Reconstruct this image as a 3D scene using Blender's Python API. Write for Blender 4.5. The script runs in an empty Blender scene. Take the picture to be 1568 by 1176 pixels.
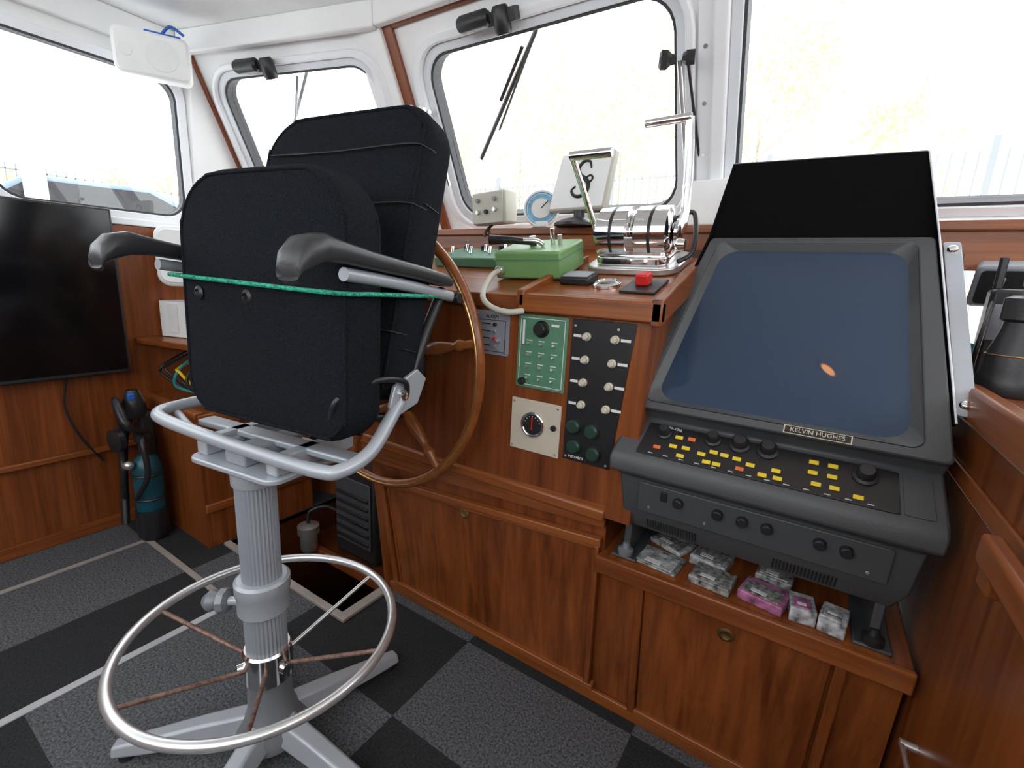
import bpy, bmesh, math, random
from mathutils import Vector as V, Matrix
random.seed(7)
S=bpy.context.scene
COL=S.collection
S.view_settings.view_transform='Standard'

# ---------------------------------------------------------------- materials
def newmat(name):
    m=bpy.data.materials.new(name);m.use_nodes=True
    nt=m.node_tree;b=nt.nodes['Principled BSDF']
    return m,nt,b
def mat(name,col,rough=.5,metal=0,var=.0,vscale=8,bump=0,bscale=60,coat=0,emis=0,spec=None):
    m,nt,b=newmat(name)
    c=(*col,1)
    b.inputs['Base Color'].default_value=c
    b.inputs['Roughness'].default_value=rough
    b.inputs['Metallic'].default_value=metal
    if spec is not None: b.inputs['Specular IOR Level'].default_value=spec
    if coat: b.inputs['Coat Weight'].default_value=coat;b.inputs['Coat Roughness'].default_value=.12
    if emis:
        b.inputs['Emission Color'].default_value=c;b.inputs['Emission Strength'].default_value=emis
    tc=nt.nodes.new('ShaderNodeTexCoord')
    if var:
        n=nt.nodes.new('ShaderNodeTexNoise');n.inputs['Scale'].default_value=vscale;n.inputs['Detail'].default_value=6
        nt.links.new(tc.outputs['Object'],n.inputs['Vector'])
        r=nt.nodes.new('ShaderNodeValToRGB')
        r.color_ramp.elements[0].position=.3;r.color_ramp.elements[1].position=.7
        r.color_ramp.elements[0].color=tuple(max(0,x*(1-var)) for x in col)+(1,)
        r.color_ramp.elements[1].color=tuple(min(1,x*(1+var)) for x in col)+(1,)
        nt.links.new(n.outputs['Fac'],r.inputs['Fac']);nt.links.new(r.outputs['Color'],b.inputs['Base Color'])
    if bump:
        n2=nt.nodes.new('ShaderNodeTexNoise');n2.inputs['Scale'].default_value=bscale;n2.inputs['Detail'].default_value=3
        nt.links.new(tc.outputs['Object'],n2.inputs['Vector'])
        bp=nt.nodes.new('ShaderNodeBump');bp.inputs['Strength'].default_value=bump;bp.inputs['Distance'].default_value=.002
        nt.links.new(n2.outputs['Fac'],bp.inputs['Height']);nt.links.new(bp.outputs['Normal'],b.inputs['Normal'])
    return m
def wood(name,sc,dark=(.105,.022,.005),light=(.295,.082,.018),rough=.33):
    m,nt,b=newmat(name)
    tc=nt.nodes.new('ShaderNodeTexCoord')
    def nz(k,det,dist):
        mp=nt.nodes.new('ShaderNodeMapping');mp.inputs['Scale'].default_value=tuple(x*k for x in sc)
        nt.links.new(tc.outputs['Object'],mp.inputs['Vector'])
        n=nt.nodes.new('ShaderNodeTexNoise');n.inputs['Scale'].default_value=1;n.inputs['Detail'].default_value=det;n.inputs['Roughness'].default_value=.65;n.inputs['Distortion'].default_value=dist
        nt.links.new(mp.outputs[0],n.inputs['Vector']);return n
    n=nz(1.5,8,.4);n2=nz(.32,3,1.2)
    mx=nt.nodes.new('ShaderNodeMath');mx.operation='MULTIPLY_ADD';mx.inputs[1].default_value=.5
    nt.links.new(n2.outputs['Fac'],mx.inputs[0])
    sb=nt.nodes.new('ShaderNodeMath');sb.operation='MULTIPLY';sb.inputs[1].default_value=.5
    nt.links.new(n.outputs['Fac'],sb.inputs[0]);nt.links.new(sb.outputs[0],mx.inputs[2])
    r=nt.nodes.new('ShaderNodeValToRGB')
    e=r.color_ramp.elements
    e[0].position=.36;e[0].color=(*dark,1);e[1].position=.63;e[1].color=(*light,1)
    nt.links.new(mx.outputs[0],r.inputs['Fac']);nt.links.new(r.outputs['Color'],b.inputs['Base Color'])
    b.inputs['Roughness'].default_value=rough
    bp=nt.nodes.new('ShaderNodeBump');bp.inputs['Strength'].default_value=.06;bp.inputs['Distance'].default_value=.002
    nt.links.new(n.outputs['Fac'],bp.inputs['Height']);nt.links.new(bp.outputs['Normal'],b.inputs['Normal'])
    return m
WV=wood('teak_vertical',(38,38,1.6))
WH=wood('teak_horizontal',(1.6,38,38),(.13,.031,.007),(.35,.105,.024))
WY=wood('teak_foreaft',(38,1.6,38),(.125,.029,.006),(.33,.095,.022))
WDK=wood('teak_dark_and_shade',(30,30,2),(.04,.010,.003),(.10,.024,.007))  # dark stairwell boards; in the radar recess the tone paints in shade
WW=wood('wheel_wood',(9,9,9),(.15,.040,.009),(.33,.105,.024),.25)
WRED=wood('mahogany_strip',(4,4,4),(.16,.035,.010),(.26,.07,.02),.4)
CL=mat('carpet_light',(.090,.093,.100),.95,var=.75,vscale=170,bump=1,bscale=260)
CD=mat('carpet_dark',(.017,.018,.020),.95,var=.6,vscale=170,bump=1,bscale=260)
STRIP=mat('edge_strip_beige',(.36,.31,.28),.5,var=.15)
STRIPW=mat('edge_strip_grey',(.46,.46,.49),.5,var=.15)
WHITE=mat('white_paint',(.87,.875,.87),.45,var=.04,vscale=5)
WHITE2=mat('ceiling_vinyl',(.90,.91,.90),.5,var=.05,vscale=6,bump=.1,bscale=20)
FRAME=mat('window_frame_paint',(.87,.89,.92),.3)
ALU=mat('aluminium',(.74,.78,.82),.5,.0,var=.05)
RUB=mat('rubber_gasket',(.05,.05,.055),.6)
CHROME=mat('chrome',(.86,.86,.86),.09,1)
RINGM=mat('foot_ring_steel',(.78,.78,.78),.28,.75)
STEEL=mat('steel',(.72,.72,.71),.28,.85,var=.1,vscale=30)
RUST=mat('rusted_steel',(.25,.15,.115),.5,.4,var=.5,vscale=90)
BRASS=mat('brass',(.62,.42,.16),.3,1)
FAB=mat('black_fabric',(.0115,.0135,.0175),1,var=.6,vscale=450,bump=1,bscale=420,spec=.12)
PLB=mat('black_plastic',(.018,.018,.02),.38,bump=.15,bscale=200)
PLD=mat('arm_rest_plastic',(.034,.035,.039),.38,bump=.2,bscale=150)
GREY=mat('grey_plastic',(.28,.30,.33),.42,var=.06)
GREYL=mat('light_grey_metal',(.44,.47,.51),.35,.25,var=.06)
GREYM=mat('mid_grey_column',(.23,.245,.265),.4,.2,var=.08)
RAD=mat('radar_case',(.064,.068,.072),.45,bump=.2,bscale=250)
RADB=mat('radar_panel_black',(.012,.012,.014),.4)
HOODM=mat('radar_hood_black',(.004,.004,.0045),.9,spec=.1)
YEL=mat('button_yellow',(.80,.60,.03),.4)
ORG=mat('button_orange',(.75,.16,.04),.4)
RED=mat('red_cap',(.6,.02,.015),.35)
GRN=mat('green_enamel',(.18,.36,.13),.4,var=.08)
GRN2=mat('green_panel',(.10,.25,.15),.4,var=.05)
CREAM=mat('cream_plate',(.60,.54,.43),.45,var=.05)
LGP=mat('grey_plate',(.27,.28,.32),.4)
LBL=mat('label_white',(.8,.8,.78),.5)
INK=mat('ink_black',(.01,.01,.01),.5)
BEIGE=mat('beige_plastic',(.55,.54,.46),.5,var=.05)
TEAL=mat('teal_bottle',(.006,.07,.10),.35)
TURQ=mat('turquoise',(.03,.30,.32),.4)
BLUE=mat('blue_plastic',(.02,.12,.5),.4)
TVM=mat('tv_glass',(.004,.004,.005),.12)
LENS=mat('gauge_face_blue',(.18,.42,.62),.4,var=.3,vscale=30)
CORDM=mat('cord_green',(.02,.35,.22),.7,var=.9,vscale=220)
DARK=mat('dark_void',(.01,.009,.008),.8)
PLAS=mat('clear_packaging',(.40,.41,.42),.12,var=.8,vscale=60)
PINK=mat('pink_card',(.38,.13,.26),.4,var=.7,vscale=50)
CARD=mat('printed_card',(.26,.26,.25),.35,var=.95,vscale=90)
KNG=mat('knob_dark_green',(.015,.045,.03),.4)
def screen_mat():
    m,nt,b=newmat('crt_glass')
    b.inputs['Base Color'].default_value=(.030,.052,.092,1)
    b.inputs['Roughness'].default_value=.05
    b.inputs['Specular IOR Level'].default_value=.4
    return m
CRT=screen_mat()
def glass_mat():
    m=bpy.data.materials.new('window_glass');m.use_nodes=True;nt=m.node_tree
    nt.nodes.clear()
    o=nt.nodes.new('ShaderNodeOutputMaterial');mx=nt.nodes.new('ShaderNodeMixShader')
    t=nt.nodes.new('ShaderNodeBsdfTransparent');g=nt.nodes.new('ShaderNodeBsdfGlossy');g.inputs['Roughness'].default_value=.02
    mx.inputs[0].default_value=.04
    nt.links.new(t.outputs[0],mx.inputs[1]);nt.links.new(g.outputs[0],mx.inputs[2]);nt.links.new(mx.outputs[0],o.inputs[0])
    return m
GLASS=glass_mat()

# ---------------------------------------------------------------- helpers
def emp(name,loc=(0,0,0),rz=0):
    e=bpy.data.objects.new(name,None);COL.objects.link(e);e.location=loc;e.rotation_euler=(0,0,rz);e.empty_display_size=.05
    return e
def mk(name,vs,fs,m,par=None,smooth=False,bev=0,seg=2,mi=None):
    me=bpy.data.meshes.new(name);me.from_pydata([tuple(v) for v in vs],[],fs)
    ms=m if isinstance(m,(list,tuple)) else [m]
    for x in ms: me.materials.append(x)
    if mi:
        for p,i in zip(me.polygons,mi): p.material_index=i
    bm=bmesh.new();bm.from_mesh(me);bmesh.ops.recalc_face_normals(bm,faces=bm.faces);bm.to_mesh(me);bm.free()
    if smooth or bev:
        for p in me.polygons:p.use_smooth=True
        me.set_sharp_from_angle(angle=math.radians(38))
    o=bpy.data.objects.new(name,me);COL.objects.link(o)
    if par:o.parent=par
    if bev:
        b=o.modifiers.new('b','BEVEL');b.width=bev;b.segments=seg;b.limit_method='ANGLE';b.angle_limit=math.radians(38)
    return o
BF=[(0,1,3,2),(4,6,7,5),(0,4,5,1),(2,3,7,6),(0,2,6,4),(1,5,7,3)]
def box(name,lo,hi,m,par=None,bev=0):
    vs=[(x,y,z) for x in(lo[0],hi[0]) for y in(lo[1],hi[1]) for z in(lo[2],hi[2])]
    return mk(name,vs,BF,m,par,bev=bev)
def fr(O,ux,uy,uz):
    return lambda a,b,c=0:V(O)+V(ux)*a+V(uy)*b+V(uz)*c
def fbox(name,F,lo,hi,m,par=None,bev=0):
    vs=[F(x,y,z) for x in(lo[0],hi[0]) for y in(lo[1],hi[1]) for z in(lo[2],hi[2])]
    return mk(name,vs,BF,m,par,bev=bev)
def basis(d):
    d=V(d).normalized();a=V((0,0,1)) if abs(d.z)<.9 else V((1,0,0))
    u=d.cross(a).normalized();w=d.cross(u).normalized();return u,w,d
def lathe(name,O,d,prof,m,par=None,seg=28,smooth=True,rib=0):
    u,w,d=basis(d);vs=[];fs=[]
    for r,h in prof:
        for i in range(seg):
            a=2*math.pi*i/seg;rr=r*(1-(rib if i%2 else 0))
            vs.append(V(O)+d*h+u*rr*math.cos(a)+w*rr*math.sin(a))
    n=len(prof)
    for j in range(n-1):
        for i in range(seg):
            k=(i+1)%seg;fs.append((j*seg+i,j*seg+k,(j+1)*seg+k,(j+1)*seg+i))
    fs.append(tuple(range(seg)));fs.append(tuple((n-1)*seg+i for i in range(seg)))
    return mk(name,vs,fs,m,par,smooth)
def cyl(name,p0,p1,r,m,par=None,r1=None,seg=20,ch=.12):
    p0=V(p0);p1=V(p1);L=(p1-p0).length;r1=r if r1 is None else r1;c=min(r,r1)*ch
    return lathe(name,p0,p1-p0,[(r-c,0),(r,c),(r1,L-c),(r1-c,L)],m,par,seg)
def catm(P,n=8,closed=False):
    P=[V(p) for p in P];out=[];N=len(P)
    rng=range(N) if closed else range(N-1)
    for i in rng:
        if closed: a,b,c,d=P[i-1],P[i],P[(i+1)%N],P[(i+2)%N]
        else: a,b,c,d=P[max(i-1,0)],P[i],P[i+1],P[min(i+2,N-1)]
        for j in range(n):
            t=j/n
            out.append(.5*((2*b)+(c-a)*t+(2*a-5*b+4*c-d)*t*t+(3*b-a-3*c+d)*t**3))
    if not closed: out.append(P[-1])
    return out
def tube(name,P,r,m,par=None,closed=False,n=8,seg=10,sm=True,flat=1.0,rf=None):
    P=catm(P,n,closed) if sm else [V(p) for p in P]
    vs=[];fs=[];N=len(P);prev=None
    for i,p in enumerate(P):
        if closed: t=(P[(i+1)%N]-P[i-1]).normalized()
        else: t=(P[min(i+1,N-1)]-P[max(i-1,0)]).normalized()
        if prev is None: u,w,_=basis(t)
        else:
            u=(prev-t*prev.dot(t)).normalized();w=t.cross(u)
        prev=u
        rr=r*(rf(i/(N-1)) if rf else 1)
        for k in range(seg):
            a=2*math.pi*k/seg;vs.append(p+u*rr*math.cos(a)+w*rr*flat*math.sin(a))
    for i in range(N if closed else N-1):
        j=(i+1)%N
        for k in range(seg):
            q=(k+1)%seg;fs.append((i*seg+k,i*seg+q,j*seg+q,j*seg+k))
    if not closed: fs.append(tuple(range(seg)));fs.append(tuple((N-1)*seg+k for k in range(seg)))
    return mk(name,vs,fs,m,par,True)
def rloop(x0,x1,y0,y1,r,k=6):
    rs=r if isinstance(r,(list,tuple)) else [r]*4
    L=[];cs=[(x1-rs[0],y1-rs[0],0,rs[0]),(x0+rs[1],y1-rs[1],1,rs[1]),(x0+rs[2],y0+rs[2],2,rs[2]),(x1-rs[3],y0+rs[3],3,rs[3])]
    for cx,cy,q,rr in cs:
        for i in range(k+1):
            a=math.pi/2*(q+i/k);L.append((cx+rr*math.cos(a),cy+rr*math.sin(a)))
    return L
def slab(name,F,L,h0,h1,m,par=None,bev=0,seg=2):
    n=len(L);vs=[F(a,b,h0) for a,b in L]+[F(a,b,h1) for a,b in L]
    fs=[tuple(range(n)),tuple(range(n,2*n))]+[(i,(i+1)%n,n+(i+1)%n,n+i) for i in range(n)]
    return mk(name,vs,fs,m,par,bev=bev,seg=seg)
def ringp(name,F,Lo,Li,h0,h1,m,par=None,bev=0):
    n=len(Lo);vs=[F(a,b,h) for h in(h0,h1) for L in(Lo,Li) for a,b in L]
    fs=[]
    for i in range(n):
        j=(i+1)%n
        fs+=[(i,j,n+j,n+i),(2*n+i,3*n+i,3*n+j,2*n+j),(i,2*n+i,2*n+j,j),(n+i,n+j,3*n+j,3*n+i)]
    return mk(name,vs,fs,m,par,bev=bev)
def cushion(name,F,w,h,r,t,m,par=None,dome=.012,edge=.03,k=8):
    def loop(ins,hh):
        rr=[max(x-ins,.004) for x in (r if isinstance(r,(list,tuple)) else [r]*4)]
        return [F(a,b,hh) for a,b in rloop(-w/2+ins,w/2-ins,-h/2+ins,h/2-ins,rr,k)]
    lo=[(edge*(1-math.sin(math.pi/2*i/5)), edge*(1-math.cos(math.pi/2*i/5))) for i in range(6)]
    rows=[]
    mn=min(w,h)/2
    for f in (.92,.6,.3): rows.append((edge+(mn-edge)*f*.9,-dome*(f)))
    rows+= [(ins,z) for ins,z in lo]
    rows+= [(ins,t-z) for ins,z in reversed(lo)]
    for f in (.3,.6,.92): rows.append((edge+(mn-edge)*f*.9,t+dome*f))
    vs=[];n=4*(k+1)
    for ins,hh in rows: vs+=loop(ins,hh)
    fs=[]
    for j in range(len(rows)-1):
        for i in range(n):
            q=(i+1)%n;fs.append((j*n+i,j*n+q,(j+1)*n+q,(j+1)*n+i))
    fs.append(tuple(range(n)));fs.append(tuple((len(rows)-1)*n+i for i in range(n)))
    return mk(name,vs,fs,m,par,True)
def torus(name,c,ax,R,r,m,par=None,S1=64,seg=12):
    u,w,d=basis(ax)
    return tube(name,[V(c)+u*R*math.cos(2*math.pi*i/S1)+w*R*math.sin(2*math.pi*i/S1) for i in range(S1)],r,m,par,True,n=1,seg=seg)
def sph(name,c,r,m,par=None,sc=(1,1,1)):
    n=10;return lathe(name,V(c)-V((0,0,r*sc[2])),(0,0,1),[(max(r*math.sin(math.pi*i/n),.0005)*sc[0],r*sc[2]*(1-math.cos(math.pi*i/n))) for i in range(n+1)],m,par,20)
def text(name,s,F,size,m,par=None,h=.001):
    cu=bpy.data.curves.new(name,'FONT');cu.body=s;cu.size=size;cu.extrude=.0003;cu.align_x='CENTER';cu.align_y='CENTER'
    cu.materials.append(m)
    o=bpy.data.objects.new(name,cu);COL.objects.link(o)
    O=F(0,0,h);x=(F(1,0)-F(0,0)).normalized();y=(F(0,1)-F(0,0)).normalized();z=x.cross(y)
    M=Matrix((x,y,z)).transposed().to_4x4();M.translation=O;o.matrix_world=M
    if par:o.parent=par
    return o

# ---------------------------------------------------------------- camera
cd=bpy.data.cameras.new('camera');cam=bpy.data.objects.new('camera',cd);COL.objects.link(cam)
cd.sensor_width=36;cd.lens=36*720/1568;cd.clip_start=.02
cam.matrix_world=Matrix.Translation((0,0,1.1))@Matrix.Rotation(math.radians(32.5),4,'Z')@Matrix.Rotation(math.radians(77.5),4,'X')@Matrix.Rotation(math.radians(2.9),4,'Z')
S.camera=cam

# ---------------------------------------------------------------- floor
XB=[-2.42,-2.13,-1.84,-1.79,-1.49,-1.26,-1.15,-.75,-.23,.30,.82,1.3]
YB=[-1.7,-1.39,-.87,-.35,.17,.66,.69,.85,1.0,1.7]
def fcol(x,y):
    if x<-2.13: return 1 if y>.66 else 0
    if x<-1.49 and y<.66: return 0 if x<-1.79 else 1
    if y>.66 and x<-1.79: return 1
    if x<-1.26 and y>.66: return 0
    ix=0 if x<-.75 else (1 if x<-.23 else (2 if x<.3 else 3))
    iy=int(math.floor((y-.17)/.52))
    return (ix+iy)%2
vs=[];fs=[];mi=[]
for i in range(len(XB)-1):
    for j in range(len(YB)-1):
        cx=(XB[i]+XB[i+1])/2;cy=(YB[j]+YB[j+1])/2
        if -1.84<cx<-1.15 and cy>.85: continue
        b=len(vs);vs+=[(XB[i],YB[j],0),(XB[i+1],YB[j],0),(XB[i+1],YB[j+1],0),(XB[i],YB[j+1],0)]
        fs.append((b,b+1,b+2,b+3));mi.append(fcol(cx,cy))
mk('floor',vs,fs,[CL,CD],mi=mi)
e=emp('carpet_edge_strip')
box('strip_a',(-2.14,-1.2,.0),(-2.12,.67,.004),STRIP,e,.001)
box('strip_b',(-2.12,.655,.0),(-1.50,.675,.004),STRIP,e,.001)
box('strip_c',(-1.50,-1.2,.0),(-1.475,.67,.004),STRIPW,e,.001)
e=emp('hatch_coaming')
box('edge_aft',(-1.86,.825,.0),(-1.12,.85,.012),STRIP,e,.002)
box('edge_side',(-1.155,.85,.0),(-1.12,1.03,.012),STRIP,e,.002)
e=emp('stairwell')
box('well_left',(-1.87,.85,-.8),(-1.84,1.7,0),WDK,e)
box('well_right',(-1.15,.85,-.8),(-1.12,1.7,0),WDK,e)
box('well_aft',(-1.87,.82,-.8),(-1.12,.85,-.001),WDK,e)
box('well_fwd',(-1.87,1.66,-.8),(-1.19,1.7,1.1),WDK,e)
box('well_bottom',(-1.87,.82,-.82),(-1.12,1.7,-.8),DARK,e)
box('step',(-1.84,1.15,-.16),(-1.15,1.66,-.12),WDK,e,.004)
box('step_nosing',(-1.84,1.14,-.16),(-1.15,1.17,-.115),WV,e,.004)
e=emp('heater_box')
box('case',(-1.66,1.2,-.12),(-1.40,1.45,.30),PLB,e,.015)
box('front_grille',(-1.64,1.192,-.05),(-1.42,1.2,.25),RUB,e,.004)
for i in range(6): box('slat_%d'%i,(-1.63,1.185,-.03+i*.04),(-1.43,1.193,-.015+i*.04),PLB,e,.002)
e=emp('fuel_filter')
lathe('bowl',(-1.74,1.12,-.12),(0,0,1),[(.03,0),(.036,.01),(.036,.08),(.045,.085),(.045,.12),(.02,.13)],STEEL,e,24)
tube('pipe',[(-1.74,1.12,.0),(-1.74,1.13,.06),(-1.70,1.18,.08),(-1.66,1.22,.05)],.008,PLB,e)

# ---------------------------------------------------------------- room shell
CZ=2.0
box('ceiling',(-2.45,-1.7,CZ),(1.3,1.45,CZ+.04),WHITE2)
def Fl(): # port wall plane: a=Y, b=z, c -> +X (inward)
    return fr((-2.36,0,0),(0,1,0),(0,0,1),(1,0,0))
F=Fl()
e=emp('wall_port')
fbox('lower',F,(-1.7,0,-.05),(1.06,1.25,0),WV,e)
ringp('window_surround',F,rloop(.38,1.06,1.25,2.0,.002),rloop(.43,1.03,1.275,1.835,.09),-.05,0,WHITE,e)
ringp('window_surround_b',F,rloop(-1.7,.38,1.25,2.0,.002),rloop(-1.3,.32,1.275,1.835,.09),-.05,0,WHITE,e)
e=emp('window_1')
for nm,y0,y1 in(('a',.43,1.03),('b',-1.3,.32)):
    ringp('frame_'+nm,F,rloop(y0-.02,y1+.02,1.255,1.855,.1),rloop(y0+.012,y1-.012,1.287,1.823,.08),-.03,.012,FRAME,e,.003)
    ringp('gasket_'+nm,F,rloop(y0+.012,y1-.012,1.287,1.823,.08),rloop(y0+.02,y1-.02,1.295,1.815,.075),-.03,.004,RUB,e)
    slab('glass_'+nm,F,rloop(y0+.02,y1-.02,1.295,1.815,.075),-.02,-.016,GLASS,e)
e=emp('trim_1')
fbox('sill',F,(-1.7,1.235,0),(1.06,1.262,.022),FRAME,e,.004)
fbox('sill_wood',F,(-1.7,1.19,0),(1.06,1.235,.012),WY,e,.003)
fbox('rail_mid',F,(-1.7,.335,0),(.74,.36,.02),WY,e,.005)
fbox('rail_base',F,(-1.7,0,0),(.74,.05,.012),WY,e,.003)
# windshield
s=1.1257
Vd=V((0,-.517,1))/s;Nn=V((0,-1,-.517))/s   # inward normal
def panel(nm,F,u0,u1,v1,win,post=None):
    w=emp('wall_front' if nm=='c' else 'wall_front_'+nm)
    g=emp({'p':'window_2','c':'window_3','s':'window_4'}[nm])
    a,b,c,d=win
    ringp('skin',F,rloop(u0,u1,0,v1,.002),rloop(a-.03,b+.03,c-.03,d+.03,.11),-.04,0,WHITE,w)
    ringp('frame_outer',F,rloop(a-.068,b+.05,c-.05,d+.05,.145),rloop(a-.028,b+.025,c-.025,d+.025,.11),-.01,.024,FRAME,g,.006)
    ringp('frame_inner',F,rloop(a-.028,b+.025,c-.025,d+.025,.11),rloop(a,b,c,d,.09),-.05,.008,ALU,g,.003)
    ringp('gasket',F,rloop(a,b,c,d,.09),rloop(a+.008,b-.008,c+.008,d-.008,.085),-.05,.0,RUB,g)
    slab('glass',F,rloop(a+.008,b-.008,c+.008,d-.008,.085),-.03,-.026,GLASS,g)
Fc=fr((0,1.636,1.28),(1,0,0),Vd,Nn)
panel('c',Fc,-1.45,-.36,.75,(-1.285,-.43,.07,.625))
panel('s',Fc,-.36,1.25,.75,(-.27,1.0,.055,.66))
n2=V((-.2487,.9686,0));Vf=V((.1286,-.5008,1))/s;Nf=(-n2-V((0,0,.517)))/s
Ff=fr((-1.45,1.64,1.28),(-.9686,-.2487,0),Vf,Nf)
panel('p',Ff,0,.98,.75,(.15,.89,.10,.64))
mk('wall_front_port_pillar',[(-2.36,1.05,1.2),(-2.36,1.05,2.0),(-2.31,1.07,2.0),(-2.40,1.40,1.2),(-2.42,1.05,1.2),(-2.42,1.05,2.0),(-2.42,1.40,2.0),(-2.46,1.40,1.2)],[(0,1,2,3),(4,5,6,7),(0,4,7,3),(1,5,6,2)],WHITE)
e=emp('trim_2')
fbox('post',Fc,(-1.56,0,.0),(-1.428,.75,.03),WHITE,e,.006)
fbox('wood_strip',Fc,(-1.428,0,.0),(-1.385,.75,.014),WRED,e,.003)
fbox('post_right',Fc,(-.375,0,0),(-.335,.75,.012),FRAME,e,.004)
for i in range(5): cyl('screw_%d'%i,Fc(-.355,.1+i*.13,.012),Fc(-.355,.1+i*.13,.015),.006,STEEL,e)
for i in range(4): cyl('screw_p%d'%i,Fc(-1.49,.12+i*.16,.03),Fc(-1.49,.12+i*.16,.033),.005,GREY,e)
fbox('wood_strip_port',Ff,(.965,0,.0),(.98,.75,.014),WRED,e,.003)
fbox('top_strip_c',Fc,(-1.385,.725,.0),(-.36,.75,.012),WRED,e,.003)
fbox('top_strip_p',Ff,(.06,.732,.0),(.955,.75,.012),WRED,e,.003)
e=emp('trim_3')  # fascia beam below deckhead
def fasc(nm,a,b,z0,z1,t=.03):
    a=V((*a,0));b=V((*b,0));d=(b-a).normalized();n=V((-d.y,d.x,0))
    f=fr(a,d,(0,0,1),n);fbox(nm,f,(0,z0,0),((b-a).length,z1,t),WHITE,e,.006)
fasc('fascia_front',(-1.43,1.245),(1.25,1.245),1.92,2.0)
fasc('fascia_facet',(-2.32,1.02),(-1.43,1.245),1.915,2.0)
fasc('fascia_port',(-2.33,-1.7),(-2.33,1.03),1.90,2.0)
# starboard + aft walls with window bands
e=emp('wall_starboard')
Fs=fr((1.25,0,0),(0,1,0),(0,0,1),(-1,0,0))
fbox('lower',Fs,(-1.7,0,-.05),(1.7,1.25,0),WV,e)
ringp('upper',Fs,rloop(-1.7,1.7,1.25,2.0,.002),rloop(-1.4,1.2,1.3,1.85,.08),-.05,0,WHITE,e)
e=emp('wall_aft')
Fa=fr((0,-1.7,0),(1,0,0),(0,0,1),(0,1,0))
fbox('lower',Fa,(-2.42,0,-.05),(1.3,1.15,0),WV,e)
ringp('upper',Fa,rloop(-2.42,1.3,1.15,2.0,.002),rloop(-2.1,1.0,1.2,1.9,.08),-.05,0,WHITE,e)

# ---------------------------------------------------------------- helm console
e=emp('helm_console')
def prism(nm,prof,x0,x1,m,par,bev=0):
    n=len(prof);vs=[(x0,y,z) for y,z in prof]+[(x1,y,z) for y,z in prof]
    fs=[tuple(range(n)),tuple(range(n,2*n))]+[(i,(i+1)%n,n+(i+1)%n,n+i) for i in range(n)]
    return mk(nm,vs,fs,m,par,bev=bev)
prism('upper_body',[(.97,.57),(.97,1.045),(1.48,1.19),(1.60,1.19),(1.60,.57)],-1.19,-.285,WV,e)
prism('dash_top',[(.965,1.03),(.965,1.064),(1.48,1.212),(1.48,1.18)],-1.45,-.27,WH,e,.003)
prism('dash_front_lip',[(.95,1.028),(.95,1.070),(.975,1.073),(.975,1.028)],-.60,-.262,WH,e,.004)
prism('dash_side_lip',[(.95,1.02),(.95,1.075),(1.45,1.222),(1.45,1.16)],-.285,-.262,WY,e,.004)
prism('dash_divider',[(.95,1.04),(.95,1.078),(1.3,1.18),(1.3,1.14)],-.605,-.585,WY,e,.003)
prism('riser',[(1.47,1.17),(1.47,1.265),(1.50,1.265),(1.50,1.17)],-1.45,1.25,WH,e,.003)
prism('window_ledge',[(1.455,1.255),(1.455,1.278),(1.60,1.280),(1.60,1.26)],-1.47,1.25,WH,e,.004)
mk('window_ledge_port',[(-1.45,1.455,1.255),(-1.45,1.455,1.28),(-1.45,1.62,1.28),(-1.45,1.62,1.255),(-2.35,1.20,1.255),(-2.35,1.20,1.28),(-2.38,1.38,1.28),(-2.38,1.38,1.255)],[(0,1,2,3),(4,5,6,7),(0,1,5,4),(1,2,6,5),(0,3,7,4),(2,3,7,6)],WH,e)
mk('bulkhead_port',[(-1.45,1.5,.0),(-1.45,1.5,1.27),(-2.35,1.26,1.27),(-2.35,1.26,.0),(-1.45,1.53,.0),(-1.45,1.53,1.27),(-2.35,1.29,1.27),(-2.35,1.29,0)],[(0,1,2,3),(4,5,6,7),(0,1,5,4),(3,2,6,7),(1,2,6,5)],WV,e)
prism('lower_body',[(.985,.57),(1.045,0),(1.60,0),(1.60,.57)],-1.17,-.345,WV,e)
prism('lower_body_radar',[(1.0,.432),(1.045,0),(1.60,0),(1.60,.432)],-.345,.235,WV,e)
prism('mid_rail',[(.963,.560),(.963,.585),(.985,.60),(.985,.560)],-1.19,-.345,WH,e,.004)
mk('frieze',[(-1.19,.968,.58),(-1.19,.975,.50),(-.345,.968,.60),(-.345,.975,.54),(-1.19,1.0,.58),(-1.19,1.0,.5),(-.345,1.0,.6),(-.345,1.0,.54)],[(0,1,3,2),(4,5,7,6),(0,2,6,4),(1,3,7,5),(0,1,5,4),(2,3,7,6)],WH,e)
def LP(x,z,h=0): # leaning lower face
    y=.985+(.57-z)*.105
    return V((x,y,z))+V((0,-1,-.105)).normalized()*h
def bar(nm,a,b,w,h,m):
    a=V((a[0],a[1]));b=V((b[0],b[1]));d=(b-a).normalized();p=V((-d.y,d.x))*w/2
    q=[a-p,b-p,b+p,a+p];vs=[LP(x,z,0.0) for x,z in q]+[LP(x,z,h) for x,z in q]
    return mk(nm,vs,[(0,1,2,3),(4,5,6,7),(0,1,5,4),(1,2,6,5),(2,3,7,6),(3,0,4,7)],m,e,bev=.003)
def door(nm,q):
    vs=[LP(x,z,0) for x,z in q]+[LP(x,z,.010) for x,z in q]
    mk(nm,vs,[(0,1,2,3),(4,5,6,7),(0,1,5,4),(1,2,6,5),(2,3,7,6),(3,0,4,7)],WV,e,bev=.003)
door('locker_door',[(-1.075,.05),(-.365,.05),(-.36,.49),(-1.10,.43)])
bar('door_frame_top',(-1.13,.440),(-.35,.500),.022,.020,WH)
bar('door_frame_top_inner',(-1.10,.425),(-.36,.482),.010,.014,WH)
bar('door_frame_bottom',(-1.10,.052),(-.35,.052),.018,.022,WH)
bar('door_frame_left',(-1.115,.44),(-1.085,.05),.022,.020,WV)
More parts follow.
